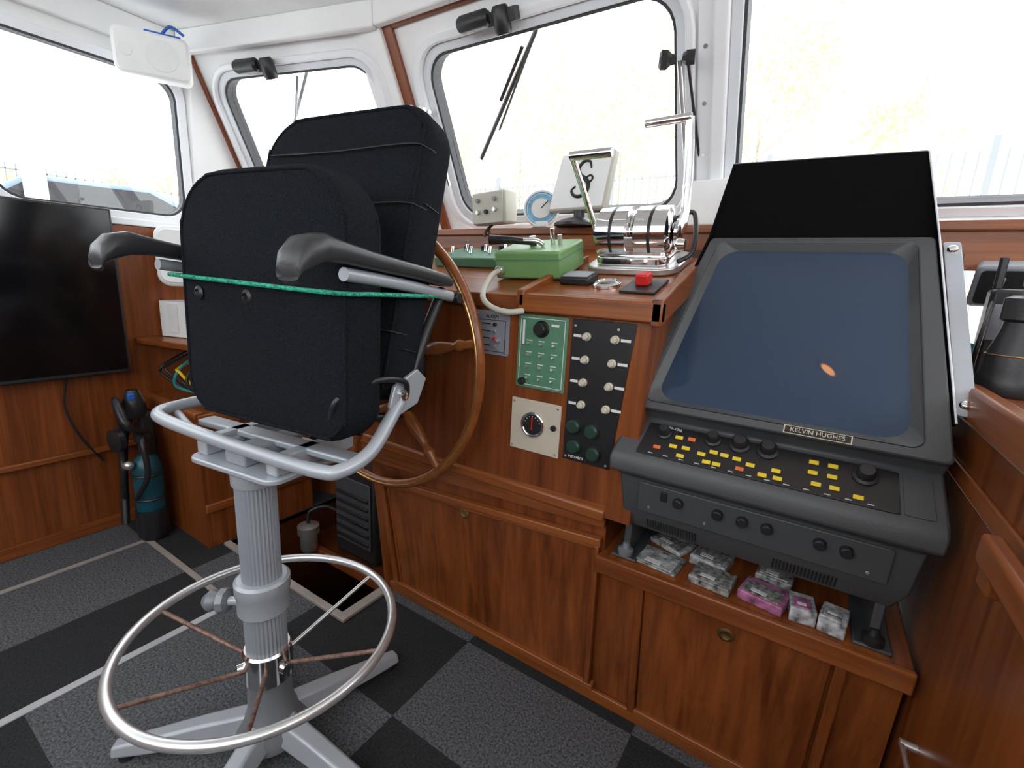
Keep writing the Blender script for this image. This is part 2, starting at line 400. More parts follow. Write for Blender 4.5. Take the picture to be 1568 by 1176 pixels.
bar('door_frame_left_inner',(-1.09,.43),(-1.065,.06),.010,.014,WV)
bar('door_frame_right',(-.362,.49),(-.368,.05),.018,.020,WV)
bar('kickboard',(-1.13,.018),(.23,.018),.036,.012,WH)
door('chart_door',[(-.235,.045),(.12,.045),(.125,.415),(-.24,.415)])
bar('door2_left',(-.25,.42),(-.245,.04),.02,.018,WV)
bar('door2_right',(.14,.42),(.135,.04),.02,.018,WV)
bar('door2_bottom',(-.25,.045),(.14,.045),.018,.018,WH)
for x,z in((-.77,.435),(-.06,.385)):
    c=LP(x,z,.01);lathe('ring_pull_%d'%(x<-.3),c,(0,-1,-.1),[(.015,0),(.017,.003),(.011,.005),(.007,.003)],BRASS,e)
prism('radar_shelf',[(.965,.432),(.965,.468),(.975,.474),(1.42,.474),(1.42,.432)],-.352,.236,WY,e,.003)
prism('radar_shelf_front',[(.958,.432),(.958,.476),(.972,.476),(.972,.432)],-.355,.238,WH,e,.004)
box('radar_recess_back',(-.345,1.38,.47),(.235,1.48,1.2),WDK,e)  # darker teak stands in for the shade under and behind the radar

# right-hand side cabinet
e=emp('side_cabinet')
box('body',(.245,.30,0),(1.24,1.46,.92),WV,e)
box('cap',(.236,.28,.918),(1.24,1.46,.945),WY,e,.006)
box('cap_rim',(.232,.28,.90),(.262,1.30,.960),WY,e,.008)
box('face_rail',(.238,.30,.80),(.246,1.3,.83),WY,e,.003)
box('toe',(.238,.3,.0),(.246,1.04,.06),WY,e,.004)
box('handle_bar',(.200,.34,.80),(.222,.735,.838),WY,e,.006)
box('handle_block_a',(.205,.69,.775),(.246,.73,.80),WY,e,.004)
box('handle_block_b',(.205,.36,.775),(.246,.40,.80),WY,e,.004)
e2=emp('door_hook')
cyl('rod',(.225,.90,.385),(.225,.62,.41),.004,STEEL,e2);cyl('eye',(.246,.9,.385),(.222,.9,.385),.007,STEEL,e2)

# port cabinet + shelf
e=emp('port_cabinet')
box('body',(-2.355,.78,0),(-1.88,1.24,.55),WV,e)
box('top_rail',(-2.355,.768,.53),(-1.87,.80,.56),WH,e,.004)
box('side_rail',(-1.885,.78,.15),(-1.868,1.24,.185),WY,e,.004)
box('side_rail_top',(-1.885,.78,.50),(-1.865,1.24,.55),WY,e,.004)
mk('shelf',[(-2.355,.78,.765),(-1.95,.86,.765),(-1.88,1.24,.765),(-2.355,1.24,.765),(-2.355,.78,.79),(-1.95,.86,.79),(-1.88,1.24,.79),(-2.355,1.24,.79)],[(0,1,2,3),(4,5,6,7),(0,1,5,4),(1,2,6,5),(2,3,7,6),(3,0,4,7)],WH,e,bev=.004)
box('shelf_back',(-2.355,1.22,.55),(-1.88,1.24,1.25),WV,e)
e=emp('wiring_bundle')
for i in range(7):
    a=random.uniform(-.05,.05)
    tube('cable_%d'%i,[(-2.33+i*.05,1.0,.74),(-2.28+i*.05+a,.86,.68),(-2.3+i*.06,.84,.62-a),(-2.24+i*.05,.9,.57)],.006,[PLB,PLB,TURQ,YEL,PLB,PLB,CREAM][i],e)
box('junction',(-2.2,.9,.562),(-2.05,1.0,.63),PLB,e,.005)

# ---------------------------------------------------------------- helm instruments
Fp=fr((0,.97,0),(1,0,0),(0,0,1),(0,-1,0))
def screws(par,x0,x1,z0,z1,ins=.008,h=.004):
    for i,(x,z) in enumerate(((x0+ins,z0+ins),(x1-ins,z0+ins),(x0+ins,z1-ins),(x1-ins,z1-ins))):
        cyl('screw_%d'%i,Fp(x,z,h),Fp(x,z,h+.002),.003,STEEL,par,seg=10)
e=emp('alarm_panel')
slab('plate',Fp,rloop(-.735,-.632,.912,1.022,.004),0,.004,LGP,e,.001);screws(e,-.735,-.632,.912,1.022)
text('label','ALARM',fr(Fp(-.683,1.008,.0045),(1,0,0),(0,0,1),(0,-1,0)),.012,INK,e)
ringp('border',Fp,rloop(-.725,-.642,.92,1.0,.002),rloop(-.7235,-.6435,.9215,.9985,.002),.004,.0045,INK,e)
for i in range(4):
    cyl('indicator_%d'%i,Fp(-.673,.935+i*.018,.004),Fp(-.673,.935+i*.018,.010),.005,[STEEL,RED,STEEL,PLB][i],e)
    fbox('text_%d'%i,Fp,(-.715,.934+i*.018,.004),(-.688,.937+i*.018,.0045),INK,e)
cyl('key',Fp(-.66,.95,.004),Fp(-.66,.95,.02),.005,STEEL,e)
e=emp('navigation_light_panel')
slab('plate',Fp,rloop(-.605,-.472,.845,1.022,.004),0,.004,GRN2,e,.001);screws(e,-.605,-.472,.845,1.022)
ringp('border',Fp,rloop(-.598,-.479,.852,1.015,.002),rloop(-.5965,-.4805,.8535,1.0135,.002),.004,.0045,LBL,e)
cyl('knob',Fp(-.54,.99,.004),Fp(-.54,.99,.022),.015,PLB,e);cyl('knob_ring',Fp(-.54,.99,.004),Fp(-.54,.99,.007),.02,PLB,e)
fbox('lab',Fp,(-.515,.998,.004),(-.495,1.004,.0045),LBL,e)
fbox('lab2',Fp,(-.592,.95,.004),(-.586,1.008,.0045),LBL,e)
for i in range(3):
    for j in range(4):
        cyl('switch_%d%d'%(i,j),Fp(-.572+i*.034,.868+j*.028,.004),Fp(-.572+i*.034,.868+j*.028+.003,.014),.0032,STEEL,e,seg=10)
        fbox('tag_%d%d'%(i,j),Fp,(-.580+i*.034,.876+j*.028,.004),(-.564+i*.034,.878+j*.028,.0045),LBL,e)
cyl('knob_b',Fp(-.585,.86,.004),Fp(-.585,.86,.015),.009,PLB,e)
e=emp('pump_switch_panel')
slab('plate',Fp,[(-.462,.69),(-.345,.69),(-.315,1.022),(-.462,1.022)],0,.004,RADB,e,.001);screws(e,-.462,-.345,.69,1.015)
for j in range(4):
    for i in range(2):
        x=-.424+i*.060+(.002*(3-j) if i else 0);z=.985-j*.052
        lathe('push_button_%d%d'%(i,j),Fp(x,z,.004),(0,-1,0),[(.0095,0),(.0095,.004),(.007,.006),(.007,.014),(.005,.016)],CREAM,e,18)
        fbox('label_%d%d'%(i,j),Fp,(x-(.033 if i==0 else -.012),z-.003,.004),(x-(.014 if i==0 else -.034),z+.003,.005),LBL,e)
for k,(x,z) in enumerate(((-.437,.775),(-.392,.772),(-.432,.728),(-.383,.72))):
    lathe('rotary_knob_%d'%k,Fp(x,z,.004),(0,-1,0),[(.0165,0),(.0165,.012),(.013,.016)],KNG,e,24)
text('maker_text','vetoers',fr(Fp(-.428,.701,.004),(1,0,0),(0,0,1),(0,-1,0)),.013,LBL,e)
e=emp('rudder_gauge_panel')
slab('plate',Fp,rloop(-.612,-.474,.684,.815,.002),0,.005,CREAM,e,.001);screws(e,-.612,-.474,.684,.815,.008,.005)
torus('bezel',Fp(-.548,.755,.008),(0,1,0),.029,.004,CHROME,e)
cyl('face',Fp(-.548,.755,.004),Fp(-.548,.755,.009),.028,PLB,e)
fbox('needle',Fp,(-.550,.742,.0095),(-.547,.775,.0105),RED,e)
for i in range(7):
    a=math.pi*(.1+.8*i/6);cyl('tick_%d'%i,Fp(-.548+.021*math.cos(a),.755+.021*math.sin(a),.009),Fp(-.548+.021*math.cos(a),.755+.021*math.sin(a),.0098),.0015,LBL,e,seg=6)
cyl('button',Fp(-.49,.758,.005),Fp(-.49,.758,.012),.007,PLB,e)

# dash coordinate frame: a=X, b=distance forward from front lip, c=height
sd=math.atan(.29)
Fd=fr((0,.97,1.066),(1,0,0),(0,math.cos(sd),math.sin(sd)),(0,-math.sin(sd),math.cos(sd)))
e=emp('throttle_control')
slab('base',Fd,rloop(-.545,-.305,.21,.42,.05),0,.018,STEEL,e,.004)
slab('base_upper',Fd,rloop(-.52,-.33,.23,.38,.03),.018,.04,CHROME,e,.004)
c=Fd(0,.305,.085)
for nm,x0,x1,r in(('drum_a',-.525,-.435,.066),('drum_b',-.425,-.335,.066),('hub',-.437,-.423,.058)):
    lathe(nm,(x0,c.y,c.z),(1,0,0),[(r-.012,0),(r,.006),(r,x1-x0-.006),(r-.012,x1-x0)],CHROME,e,40)
for nm,x in(('slot_a',-.48),('slot_b',-.38)): lathe(nm,(x-.004,c.y,c.z),(1,0,0),[(.0665,0),(.0668,.001),(.0668,.007),(.0665,.008)],PLB,e,40)
fbox('case',Fd,(-.522,.25,.03),(-.338,.36,.11),CHROME,e,.012)
fbox('scale_plate',Fd,(-.50,.243,.065),(-.36,.25,.085),STEEL,e,.001)
for x in(-.535,-.325): lathe('cap_%d'%(x>-.4),(x-.006,c.y,c.z),(1,0,0),[(.03,0),(.036,.004),(.036,.012),(.02,.016)],CHROME,e)
tube('lever_left',[(-.54,c.y,c.z),(-.545,c.y-.03,c.z+.035),(-.55,c.y-.11,c.z+.115),(-.55,c.y-.16,c.z+.155)],.0075,CHROME,e)
cyl('grip_left',(-.556,c.y-.16,c.z+.16),(-.45,c.y-.16,c.z+.16),.011,CHROME,e)
tube('lever_right',[(-.32,c.y,c.z),(-.315,c.y,c.z+.05),(-.322,c.y+.005,c.z+.17),(-.33,c.y,c.z+.262)],.0085,CHROME,e,flat=1.3)
cyl('grip_right',(-.325,c.y,c.z+.262),(-.435,c.y-.005,c.z+.258),.010,CHROME,e)
tube('cable_loop',[(-.34,c.y,c.z+.03),(-.30,c.y+.03,c.z+.05),(-.285,c.y,c.z-.04),(-.31,c.y-.03,c.z-.07)],.006,PLB,e)
lathe('clutch_knob',(-.318,c.y-.03,c.z-.03),(1,0,0),[(.014,0),(.016,.004),(.012,.02)],CHROME,e)
e=emp('control_box')
Fg=fr(Fd(-.66,.20,.0),(.995,.08,.025),(-.08,.95,.28),(0,-.28,.96))
fbox('case',Fg,(-.10,-.08,.004),(.092,.085,.075),GRN,e,.006)
fbox('lid_seam',Fg,(-.101,-.081,.052),(.093,.086,.055),GRN2,e)
cyl('knob_a',Fg(-.02,.0,.075),Fg(-.02,.0,.10),.010,STEEL,e);cyl('knob_b',Fg(.03,.02,.075),Fg(.03,.02,.115),.007,CHROME,e);cyl('knob_c',Fg(.055,.01,.075),Fg(.055,.01,.10),.006,STEEL,e)
tube('joystick',[Fg(.0,-.02,.085),Fg(-.06,-.03,.095),Fg(-.13,-.04,.10)],.012,PLB,e,rf=lambda t:.55+.6*t)
tube('joystick_arm',[Fg(.02,-.02,.08),Fg(.0,-.02,.09),Fg(-.05,-.03,.094)],.007,CHROME,e)
cyl('plug',Fg(-.08,-.082,.03),Fg(-.08,-.10,.03),.012,STEEL,e)
tube('cable',[Fg(-.08,-.09,.03),Fg(-.082,-.135,.025),(-.70,.945,1.06),(-.665,.93,1.035),(-.62,.935,1.025),(-.585,.955,1.03)],.007,BEIGE,e)
e=emp('switch_box_small')
Fg2=fr(Fd(-.95,.30,.0),(1,0,0),(0,math.cos(sd),math.sin(sd)),(0,-math.sin(sd),math.cos(sd)))
fbox('case',Fg2,(-.13,-.07,.0),(.12,.07,.03),GRN2,e,.004)
for i in range(6): cyl('switch_%d'%i,Fg2(-.1+i*.038,-.01+.03*(i%2),.03),Fg2(-.1+i*.038,.0+.03*(i%2),.05),.005,CHROME,e,seg=12)
for i in range(3): cyl('cap_%d'%i,Fg2(-.08+i*.07,.05,.03),Fg2(-.08+i*.07,.05,.045),.012,PLB,e,seg=16)
e=emp('key_pad_box')
fbox('case',Fd,(-.555,.10,.0),(-.475,.16,.018),PLB,e,.004)
fbox('face',Fd,(-.548,.105,.018),(-.482,.155,.022),LGP,e,.003)
e=emp('deck_filler_cap')
lathe('rim',Fd(-.435,.115,0),Fd(0,0,1)-Fd(0,0,0),[(.034,0),(.034,.006),(.027,.01),(.024,.006)],CHROME,e)
e=emp('emergency_stop')
fbox('plate',Fd,(-.385,.06,.0),(-.305,.17,.006),PLB,e,.002)
fbox('button',Fd,(-.362,.10,.006),(-.332,.135,.032),RED,e,.004)

# things on ledge
LZ=1.282
e=emp('junction_box')
Fj=fr((-1.06,1.475,LZ),(.97,-.2,.02),(0,-.1,1),(-.2,-.97,-.1))
fbox('case',Fj,(-.085,.01,-.05),(.085,.125,.02),BEIGE,e,.01)
fbox('lid',Fj,(-.08,.015,.02),(.08,.12,.026),BEIGE,e,.006)
for i,(a,b) in enumerate(((-.045,.055),(.0,.055),(.045,.06),(-.045,.095),(.045,.095))): cyl('knob_%d'%i,Fj(a,b,.026),Fj(a,b,.036),.008,[STEEL,PLB,STEEL,GREYM,GREYM][i],e)
tube('cable',[Fj(0,.01,0),Fj(.0,-.01,.03),Fj(.0,-.03,.04)],.005,PLB,e)
e=emp('tank_gauge')
G=V((-.865,1.49,1.345));gd=V((.35,-.93,.1)).normalized()
lathe('body',G,gd,[(.055,-.02),(.062,-.015),(.064,.0),(.060,.006),(.055,.003)],WHITE,e,36)
cyl('face',G+gd*.0,G+gd*.004,.054,LENS,e,seg=36)
cyl('face_centre',G+gd*.004,G+gd*.0055,.034,LBL,e,seg=36)
tube('needle',[G+gd*.007,G+gd*.007+V((.02,.01,.025))],.0015,INK,e,sm=False)
fbox('foot',fr((-.865,1.49,LZ),(1,0,0),(0,1,0),(0,0,1)),(-.03,-.015,0),(.03,.02,.02),WHITE,e,.004)
e=emp('satellite_compass_display')
Fsx=fr((-.715,1.45,1.335),(.985,-.17,0),(.02,.12,.99),(-.17,-.98,.12))
slab('screen',Fsx,[(-.115,-.005),(.105,-.005),(.118,.17),(-.085,.175)],-.03,.0,BEIGE,e,.006)
slab('face',Fsx,[(-.108,.002),(.098,.002),(.111,.163),(-.080,.168)],.0,.002,WHITE,e,.001)
tube('logo_upper',[Fsx(a+.012,b,.003) for a,b in ((.030,.120),(.022,.140),(.000,.143),(-.018,.125),(-.010,.103),(.010,.090),(.026,.072),(.022,.048),(.000,.036),(-.024,.040),(-.036,.056),(-.022,.068))],.0052,INK,e,rf=lambda t:.55+.8*math.sin(math.pi*t))
tube('logo_loop',[Fsx(a+.012,b,.003) for a,b in ((.010,.090),(.030,.098),(.040,.088),(.030,.078),(.012,.082))],.003,INK,e)
cyl('stem',(-.71,1.47,LZ+.01),(-.71,1.47,LZ+.08),.018,PLB,e);lathe('foot',(-.71,1.46,LZ-.003),(0,0,1),[(.075,0),(.075,.008),(.05,.02),(.02,.028)],PLB,e)
e=emp('chart_folder')
Fw=fr((-.32,1.5,LZ),(1,-.1,0),(.05,.12,.99),(0,-1,.1))
fbox('cover',Fw,(-.08,0,-.03),(.075,.13,0),WHITE,e,.004)
fbox('pages',Fw,(-.078,.003,-.026),(.078,.127,-.004),LBL,e,.001)

# window fittings
e=emp('windscreen_wiper')
def onC(x,z,h): return Fc(x,(z-1.28)*s,h)
tube('arm',[onC(-.93,1.80,-.06),onC(-1.05,1.68,-.06)],.006,PLB,e,sm=False)
tube('blade',[onC(-.88,1.83,-.075),onC(-1.20,1.52,-.075)],.006,PLB,e,sm=False,flat=2)
tube('linkage',[onC(-.86,1.84,-.06),onC(-1.08,1.60,-.06)],.004,RUB,e,sm=False)
e=emp('windscreen_wiper')
def onF(u,z,h): return Ff(u,(z-1.28)*s,h)
tube('arm',[onF(.54,1.83,-.06),onF(.62,1.70,-.06)],.005,GREYM,e,sm=False)
tube('blade',[onF(.50,1.84,-.075),onF(.82,1.50,-.075)],.005,GREYM,e,sm=False,flat=2)
for k,(F_,a) in enumerate(((Fc,-.97),(Ff,.62))):
    e=emp('wiper_motor')
    d=1 if k==0 else -1
    fbox('bracket',F_,(a-.06,.65,.025),(a+.10,.685,.055),RUB,e,.004)
    lathe('motor',F_(a-.1*d,.675,.055),(F_(1,0,0)-F_(0,0,0))*d,[(.02,0),(.024,.01),(.024,.10),(.016,.11)],PLB,e)
    lathe('gearbox',F_(a+.05*d,.625,.052),F_(0,1,0)-F_(0,0,0),[(.022,0),(.026,.01),(.026,.06),(.02,.07)],PLB,e)
e=emp('window_latch')
p=onC(-1.34,1.69,.035)
cyl('post',onC(-1.36,1.69,.024),onC(-1.36,1.69,.055),.010,CHROME,e);cyl('bar',p+V((-.04,0,.01)),p+V((.05,-.01,0)),.008,CHROME,e)
lathe('wing_knob',p+V((.03,-.02,-.0)),(0,-1,0),[(.008,0),(.018,.005),(.014,.018)],CHROME,e);lathe('wing_knob_b',p+V((-.03,-.02,.015)),(0,-1,0),[(.008,0),(.015,.005),(.012,.018)],CHROME,e)
tube('strut',[p,p+V((.06,.02,-.10)),p+V((.09,.06,-.24))],.006,CHROME,e)
e=emp('window_stay')
a=onC(-.41,1.70,.05);b=onC(-.385,1.38,.05)
tube('arm',[a,b],.007,STEEL,e,sm=False);tube('arm_b',[a+V((.02,0,0)),b+V((.02,0,.1))],.004,PLB,e,sm=False)
lathe('knob',a+V((-.01,-.01,0)),(-1,-.4,0),[(.012,0),(.014,.01),(.024,.02),(.024,.035),(.016,.04)],PLB,e,8,False)
lathe('knob_b',a+V((.01,-.01,0)),(1,.2,0),[(.010,0),(.018,.01),(.018,.03)],PLB,e,8,False)

# ---------------------------------------------------------------- steering wheel
e=emp('ship_steering_wheel')
C=V((-1.035,.895,.87));R=.372
torus('rim',C,(0,1,0),R,.0135,WW,e,96,14)
torus('brass_inlay',C+V((0,-.0125,0)),(0,1,0),R,.0022,BRASS,e,96,6)
torus('inner_ring',C,(0,1,0),.178,.015,PLB,e,64,12)
torus('inner_ring_wood',C+V((0,-.008,0)),(0,1,0),.150,.013,WW,e,64,10)
lathe('hub',C+V((0,.065,0)),(0,-1,0),[(.03,0),(.035,.03),(.06,.04),(.06,.09),(.045,.10),(.02,.105)],BRASS,e,32)
for k in range(6):
    a=math.radians(12+60*k);d=V((math.cos(a),0,math.sin(a)))
    lathe('spoke_%d'%k,C+d*.05,d,[(.014,0),(.014,.07),(.018,.09),(.018,.125),(.012,.14),(.017,.16),(.0185,.20),(.012,.235),(.010,.25),(.016,.262),(.016,.27),(.010,.285),(.012,.32)],WW,e,16)

# ---------------------------------------------------------------- radar
e=emp('radar_display')
rows=[(-.27,.18,1.20,.54),(-.285,.19,1.0,.560),(-.305,.205,.968,.61),(-.318,.213,.958,.698),(-.335,.226,.934,.708),(-.337,.228,.934,.736),(-.333,.226,.944,.753),(-.322,.218,1.018,.815),(-.322,.219,1.0,.840),(-.252,.168,1.28,1.215),(-.245,.16,1.34,1.21),(-.27,.18,1.34,.75),(-.27,.18,1.34,.54)]
n=len(rows);vs=[(a,y,z) for a,b,y,z in rows]+[(b,y,z) for a,b,y,z in rows]
fs=[(i,(i+1)%n,n+(i+1)%n,n+i) for i in range(n)]
fs+=[tuple(range(n)),tuple(range(n,2*n))]
mk('case',vs,fs,RAD,e,bev=.006,seg=3)
BL,BR,TR,TL=V((-.322,1.0,.840)),V((.219,1.0,.840)),V((.168,1.28,1.215)),V((-.252,1.28,1.215))
nb=(BR-BL).cross(TL-BL).normalized()
def Q(u,v,h=0): return (BL*(1-u)+BR*u)*(1-v)+(TL*(1-u)+TR*u)*v+nb*h
Fq=lambda a,b,c=0:Q(a,b,c)
ringp('bezel_outer',Fq,rloop(.0,1,-.01,1.0,.02),rloop(.055,.930,.028,.965,.04),0,.016,RAD,e,.004)
Lo=rloop(.055,.930,.028,.965,.04,8);Li=rloop(.088,.900,.062,.935,.085,8)
k=len(Lo);vs=[Q(a,b,.016) for a,b in Lo]+[Q(a,b,-.0) for a,b in Li]
mk('bezel_slope',vs,[(i,(i+1)%k,k+(i+1)%k,k+i) for i in range(k)],RAD,e)
vs=[];NS=10
Lb=rloop(.083,.905,.056,.94,.09,8);kk=len(Lb)
for j in range(NS):
    f=1-j/NS
    for a,b in Lb:
        u=.494+(a-.494)*f;v=.50+(b-.50)*f
        vs.append(Q(u,v,.001+.010*(1-f*f)))
vs.append(Q(.494,.50,.011))
fs=[]
for j in range(NS-1):
    for i in range(kk):
        fs.append((j*kk+i,j*kk+(i+1)%kk,(j+1)*kk+(i+1)%kk,(j+1)*kk+i))
for i in range(kk): fs.append(((NS-1)*kk+i,(NS-1)*kk+(i+1)%kk,NS*kk))
mk('crt_screen',vs,fs,CRT,e,True)
# hood
hl=V((-.220,1.262,1.388));hr=V((.124,1.262,1.384))
dy=V((0,.004,0))
mk('hood_top',[Q(-.005,1.0),Q(1.005,1.0),hr,hl,Q(-.005,1.0)+dy,Q(1.005,1.0)+dy,hr+dy,hl+dy],[(0,1,2,3),(4,5,6,7),(0,1,5,4),(1,2,6,5),(2,3,7,6),(3,0,4,7)],HOODM,e)
def flap(nm,u,top,vb,dx):
    P=[Q(u,1.0,0),top,Q(u,1.0,.018),Q(u,vb,.010),Q(u,vb,0)]
    mk(nm,P+[p+V((dx,0,0)) for p in P],[(0,1,2,3,4),(5,6,7,8,9)]+[(i,(i+1)%5,5+(i+1)%5,5+i) for i in range(5)],HOODM,e)
flap('hood_side_left',-.005,hl,.22,-.004);flap('hood_side_right',1.005,hr,.15,.004)
tube('hood_edge_right',[hr+V((.003,0,0)),Q(1.008,1.0,.02),Q(1.012,.15,.012)],.0018,ALU,e,sm=False)
tube('hood_edge_top',[hl,hr],.0012,GREYM,e,sm=False)
ba=Q(1.022,.19,.004);bb=Q(1.035,.99,.004)
Fb=fr(ba,(1,0,0),(bb-ba).normalized(),nb);Lb_=(bb-ba).length
slab('side_bracket',Fb,rloop(-.003,.024,0,Lb_,.006),-.003,.002,GREYL,e,.001)
for i,b in enumerate((.02,Lb_-.02)): lathe('bracket_bolt_%d'%i,Fb(.010,b,.002),nb,[(.009,0),(.009,.003),(.006,.007),(.003,.008)],CHROME,e,16)
Fb2=fr(Q(-.015,.2,.0),(1,0,0),(bb-ba).normalized(),nb)
slab('side_bracket_left',Fb2,rloop(-.012,.0,-.02,.10,.003),-.003,.002,RAD,e);lathe('bolt_left',Fb2(-.006,0,.002),nb,[(.009,0),(.008,.006)],CHROME,e,16)
Fn=fr(Q(.650,.010,.0165),(1,0,0),(TL-BL+V((-.07,0,0))).normalized(),nb)
fbox('name_plate',Fn,(-.053,-.008,0),(.053,.008,.0015),CREAM,e);fbox('name_plate_ink',Fn,(-.051,-.0068,.0015),(.051,.0068,.0018),INK,e)
text('name_text','KELVIN HUGHES',Fn,.0115,CREAM,e,.0022)
# control panel
PL,PR=V((-.322,.948,.757)),V((.216,.948,.757));QL,QR=V((-.312,1.014,.812)),V((.208,1.014,.812))
npn=(PR-PL).cross(QL-PL).normalized()
def P_(u,v,h=0): return (PL*(1-u)+PR*u)*(1-v)+(QL*(1-u)+QR*u)*v+npn*h
Fpn=lambda a,b,c=0:P_(a,b,c)
slab('key_panel',Fpn,rloop(.075,.90,-.03,.92,.03),-.001,.0025,RADB,e,.001)
slab('side_pad',Fpn,rloop(.91,.985,.0,.9,.02),-.001,.002,RAD,e,.001)
def key(u,v,m,i,w=.0155,h=.0085):
    c=P_(u,v,.0025);f=fr(c,(1,0,0),(QL-PL+V((-.01,0,0))).normalized(),npn);fbox('key_%d'%i,f,(-w/2,-h/2,0),(w/2,h/2,.003),m,e,.001)
def UU(u): return .062+u*.86
ys=[(.17,.62),(.16,.34),(.215,.36),(.205,.12),(.285,.30),(.33,.42),(.315,.12),(.355,.12),(.375,.40),(.425,.38),(.48,.30),(.53,.12),(.575,.30),(.585,.12),(.70,.72),(.765,.72),(.70,.46),(.765,.46),(.775,.20),(.715,.2),(.85,.12)]
for i,(u,v) in enumerate(ys): key(UU(u),v,YEL,i)
for i,(u,v) in enumerate(((.225,.64),(.095,.22),(.445,.14))): key(UU(u),v,ORG,40+i,.015)
for i,(u,v,r) in enumerate(((.10,.66,.013),(.31,.76,.014),(.42,.78,.017),(.53,.78,.017),(.87,.66,.017))):
    lathe('panel_knob_%d'%i,P_(UU(u),v,.002),npn,[(r*1.2,0),(r*1.15,.004),(r*.85,.006),(r*.8,.02),(r*.65,.023)],PLB,e,20)
text('model_text','CR-1000',fr(P_(.18,.84,.003),(1,0,0),(QL-PL).normalized(),npn),.008,LBL,e,.0005)
for i in range(13): key(.13+i*.058,.02,LBL,80+i,.010,.0012)
Ff2=fr((0,.962,.654),(1,0,0),(0,-.10,.995),(0,-.995,-.10))
slab('front_plate',Ff2,rloop(-.27,.17,-.035,.035,.006),-.002,.004,RAD,e,.002)
for i,x in enumerate((-.185,-.108,-.063,-.02,.065,.105)): lathe('front_knob_%d'%i,Ff2(x,.010,.004),(0,-.995,-.1),[(.011,0),(.010,.010),(.008,.012)],PLB,e,18)
fbox('rocker',Ff2,(-.222,.004,.004),(-.208,.026,.008),PLB,e,.001)
for i,x in enumerate((-.245,-.13,.14)): cyl('front_screw_%d'%i,Ff2(x,-.02,.004),Ff2(x,-.02,.006),.003,STEEL,e,seg=8)
vn=V((0,-.842,-.539));vd=V((0,-.539,.842))
Fv=fr(V((0,.984,.585)),(1,0,0),vd,vn)
for i in range(36): fbox('vent_%d'%i,Fv,(-.25+i*.006+(.14 if i>17 else 0),-.016,-.001),(-.247+i*.006+(.14 if i>17 else 0),.016,.0015),INK,e)
for k,x in enumerate((-.295,.175)):
    box('mount_leg_%d'%k,(x-.008,1.0,.475),(x+.008,1.30,.60),RAD,e,.003)
    box('mount_foot_%d'%k,(x-.03,.985,.4745),(x+.03,1.32,.482),RAD,e,.003)
    lathe('mount_knob_%d'%k,(x,.998,.482),(0,0,1),[(.016,0),(.018,.004),(.018,.014),(.010,.018),(.007,.03)],GREYM if k==0 else PLB,e,16)

# packets on the radar shelf
def packet(nm,x,y,w,d,h,rz,m,m2):
    e=emp(nm,(x,y,.475),rz);box('tray',(-w/2,-d/2,0),(w/2,d/2,h),m,e,.003);box('card',(-w/2+.006,-d/2+.006,h),(w/2-.01,d/2-.02,h+.002),m2,e)
    box('sticker',(-w/4,-d/2+.012,h+.002),(w/10,-d/6,h+.003),LBL,e)
packet('fishing_tackle_pack',-.222,1.030,.10,.085,.006,-.1,CARD,PLAS)
packet('fishing_tackle_pack',-.215,1.12,.09,.07,.012,-.4,PLAS,CARD)
packet('screw_pack',-.105,1.020,.085,.07,.018,-.1,CARD,CARD)
packet('screw_pack',-.12,1.10,.08,.08,.022,-.15,PLAS,CARD)
packet('screw_pack',-.005,1.022,.085,.07,.022,-.2,PINK,CARD)
packet('screw_pack',.01,1.11,.07,.08,.028,-.1,CARD,PLAS)
packet('screw_pack',.062,1.015,.045,.06,.032,.1,PLAS,PINK)
packet('screw_pack',.115,1.010,.045,.055,.036,-.15,PLAS,CARD)

# ---------------------------------------------------------------- helm chair
ch=emp('helm_chair',(-.933,.485,0),math.radians(7.5))
e=ch
lathe('column_foot',(0,0,.03),(0,0,1),[(.075,0),(.075,.03),(.05,.07),(.046,.16)],GREYM,e,36)
lathe('column_lower',(0,0,.09),(0,0,1),[(.045,0),(.045,.10)],GREYM,e,48,rib=.05)
lathe('ring_clamp',(0,0,.185),(0,0,1),[(.047,0),(.051,.003),(.051,.075),(.047,.08)],CHROME,e,40)
for i,a in enumerate((0,2.1,4.2)): lathe('clamp_boss_%d'%i,(.05*math.cos(a),.05*math.sin(a),.225),(math.cos(a),math.sin(a),0),[(.014,0),(.012,.012)],CHROME,e,14)
lathe('column_mid',(0,0,.265),(0,0,1),[(.043,0),(.043,.10)],GREY,e,64,rib=.06)
lathe('collar',(0,0,.36),(0,0,1),[(.045,0),(.053,.004),(.053,.045),(.056,.05),(.056,.075),(.05,.08)],GREYL,e,40)
lathe('column_upper',(0,0,.43),(0,0,1),[(.040,0),(.040,.235)],GREY,e,64,rib=.06)
lathe('column_cap',(0,0,.66),(0,0,1),[(.043,0),(.045,.004),(.045,.03),(.06,.045)],GREYL,e,36)
tube('height_lever',[(-.04,-.02,.375),(-.075,-.035,.372)],.010,GREYL,e,sm=False)
lathe('height_knob',(-.07,-.03,.372),(-.9,-.4,-.1),[(.014,0),(.026,.006),(.028,.02),(.018,.03),(.024,.045),(.012,.06)],GREYM,e,9,True)
torus('foot_ring',(0,0,.306),(0,0,1),.276,.0105,RINGM,e,96,14)
for k in range(6):
    a=math.radians(16+60*k);tube('ring_spoke_%d'%k,[(.05*math.cos(a),.05*math.sin(a),.225),(.272*math.cos(a),.272*math.sin(a),.302)],.005,RUST if k not in(1,) else STEEL,e,sm=False)
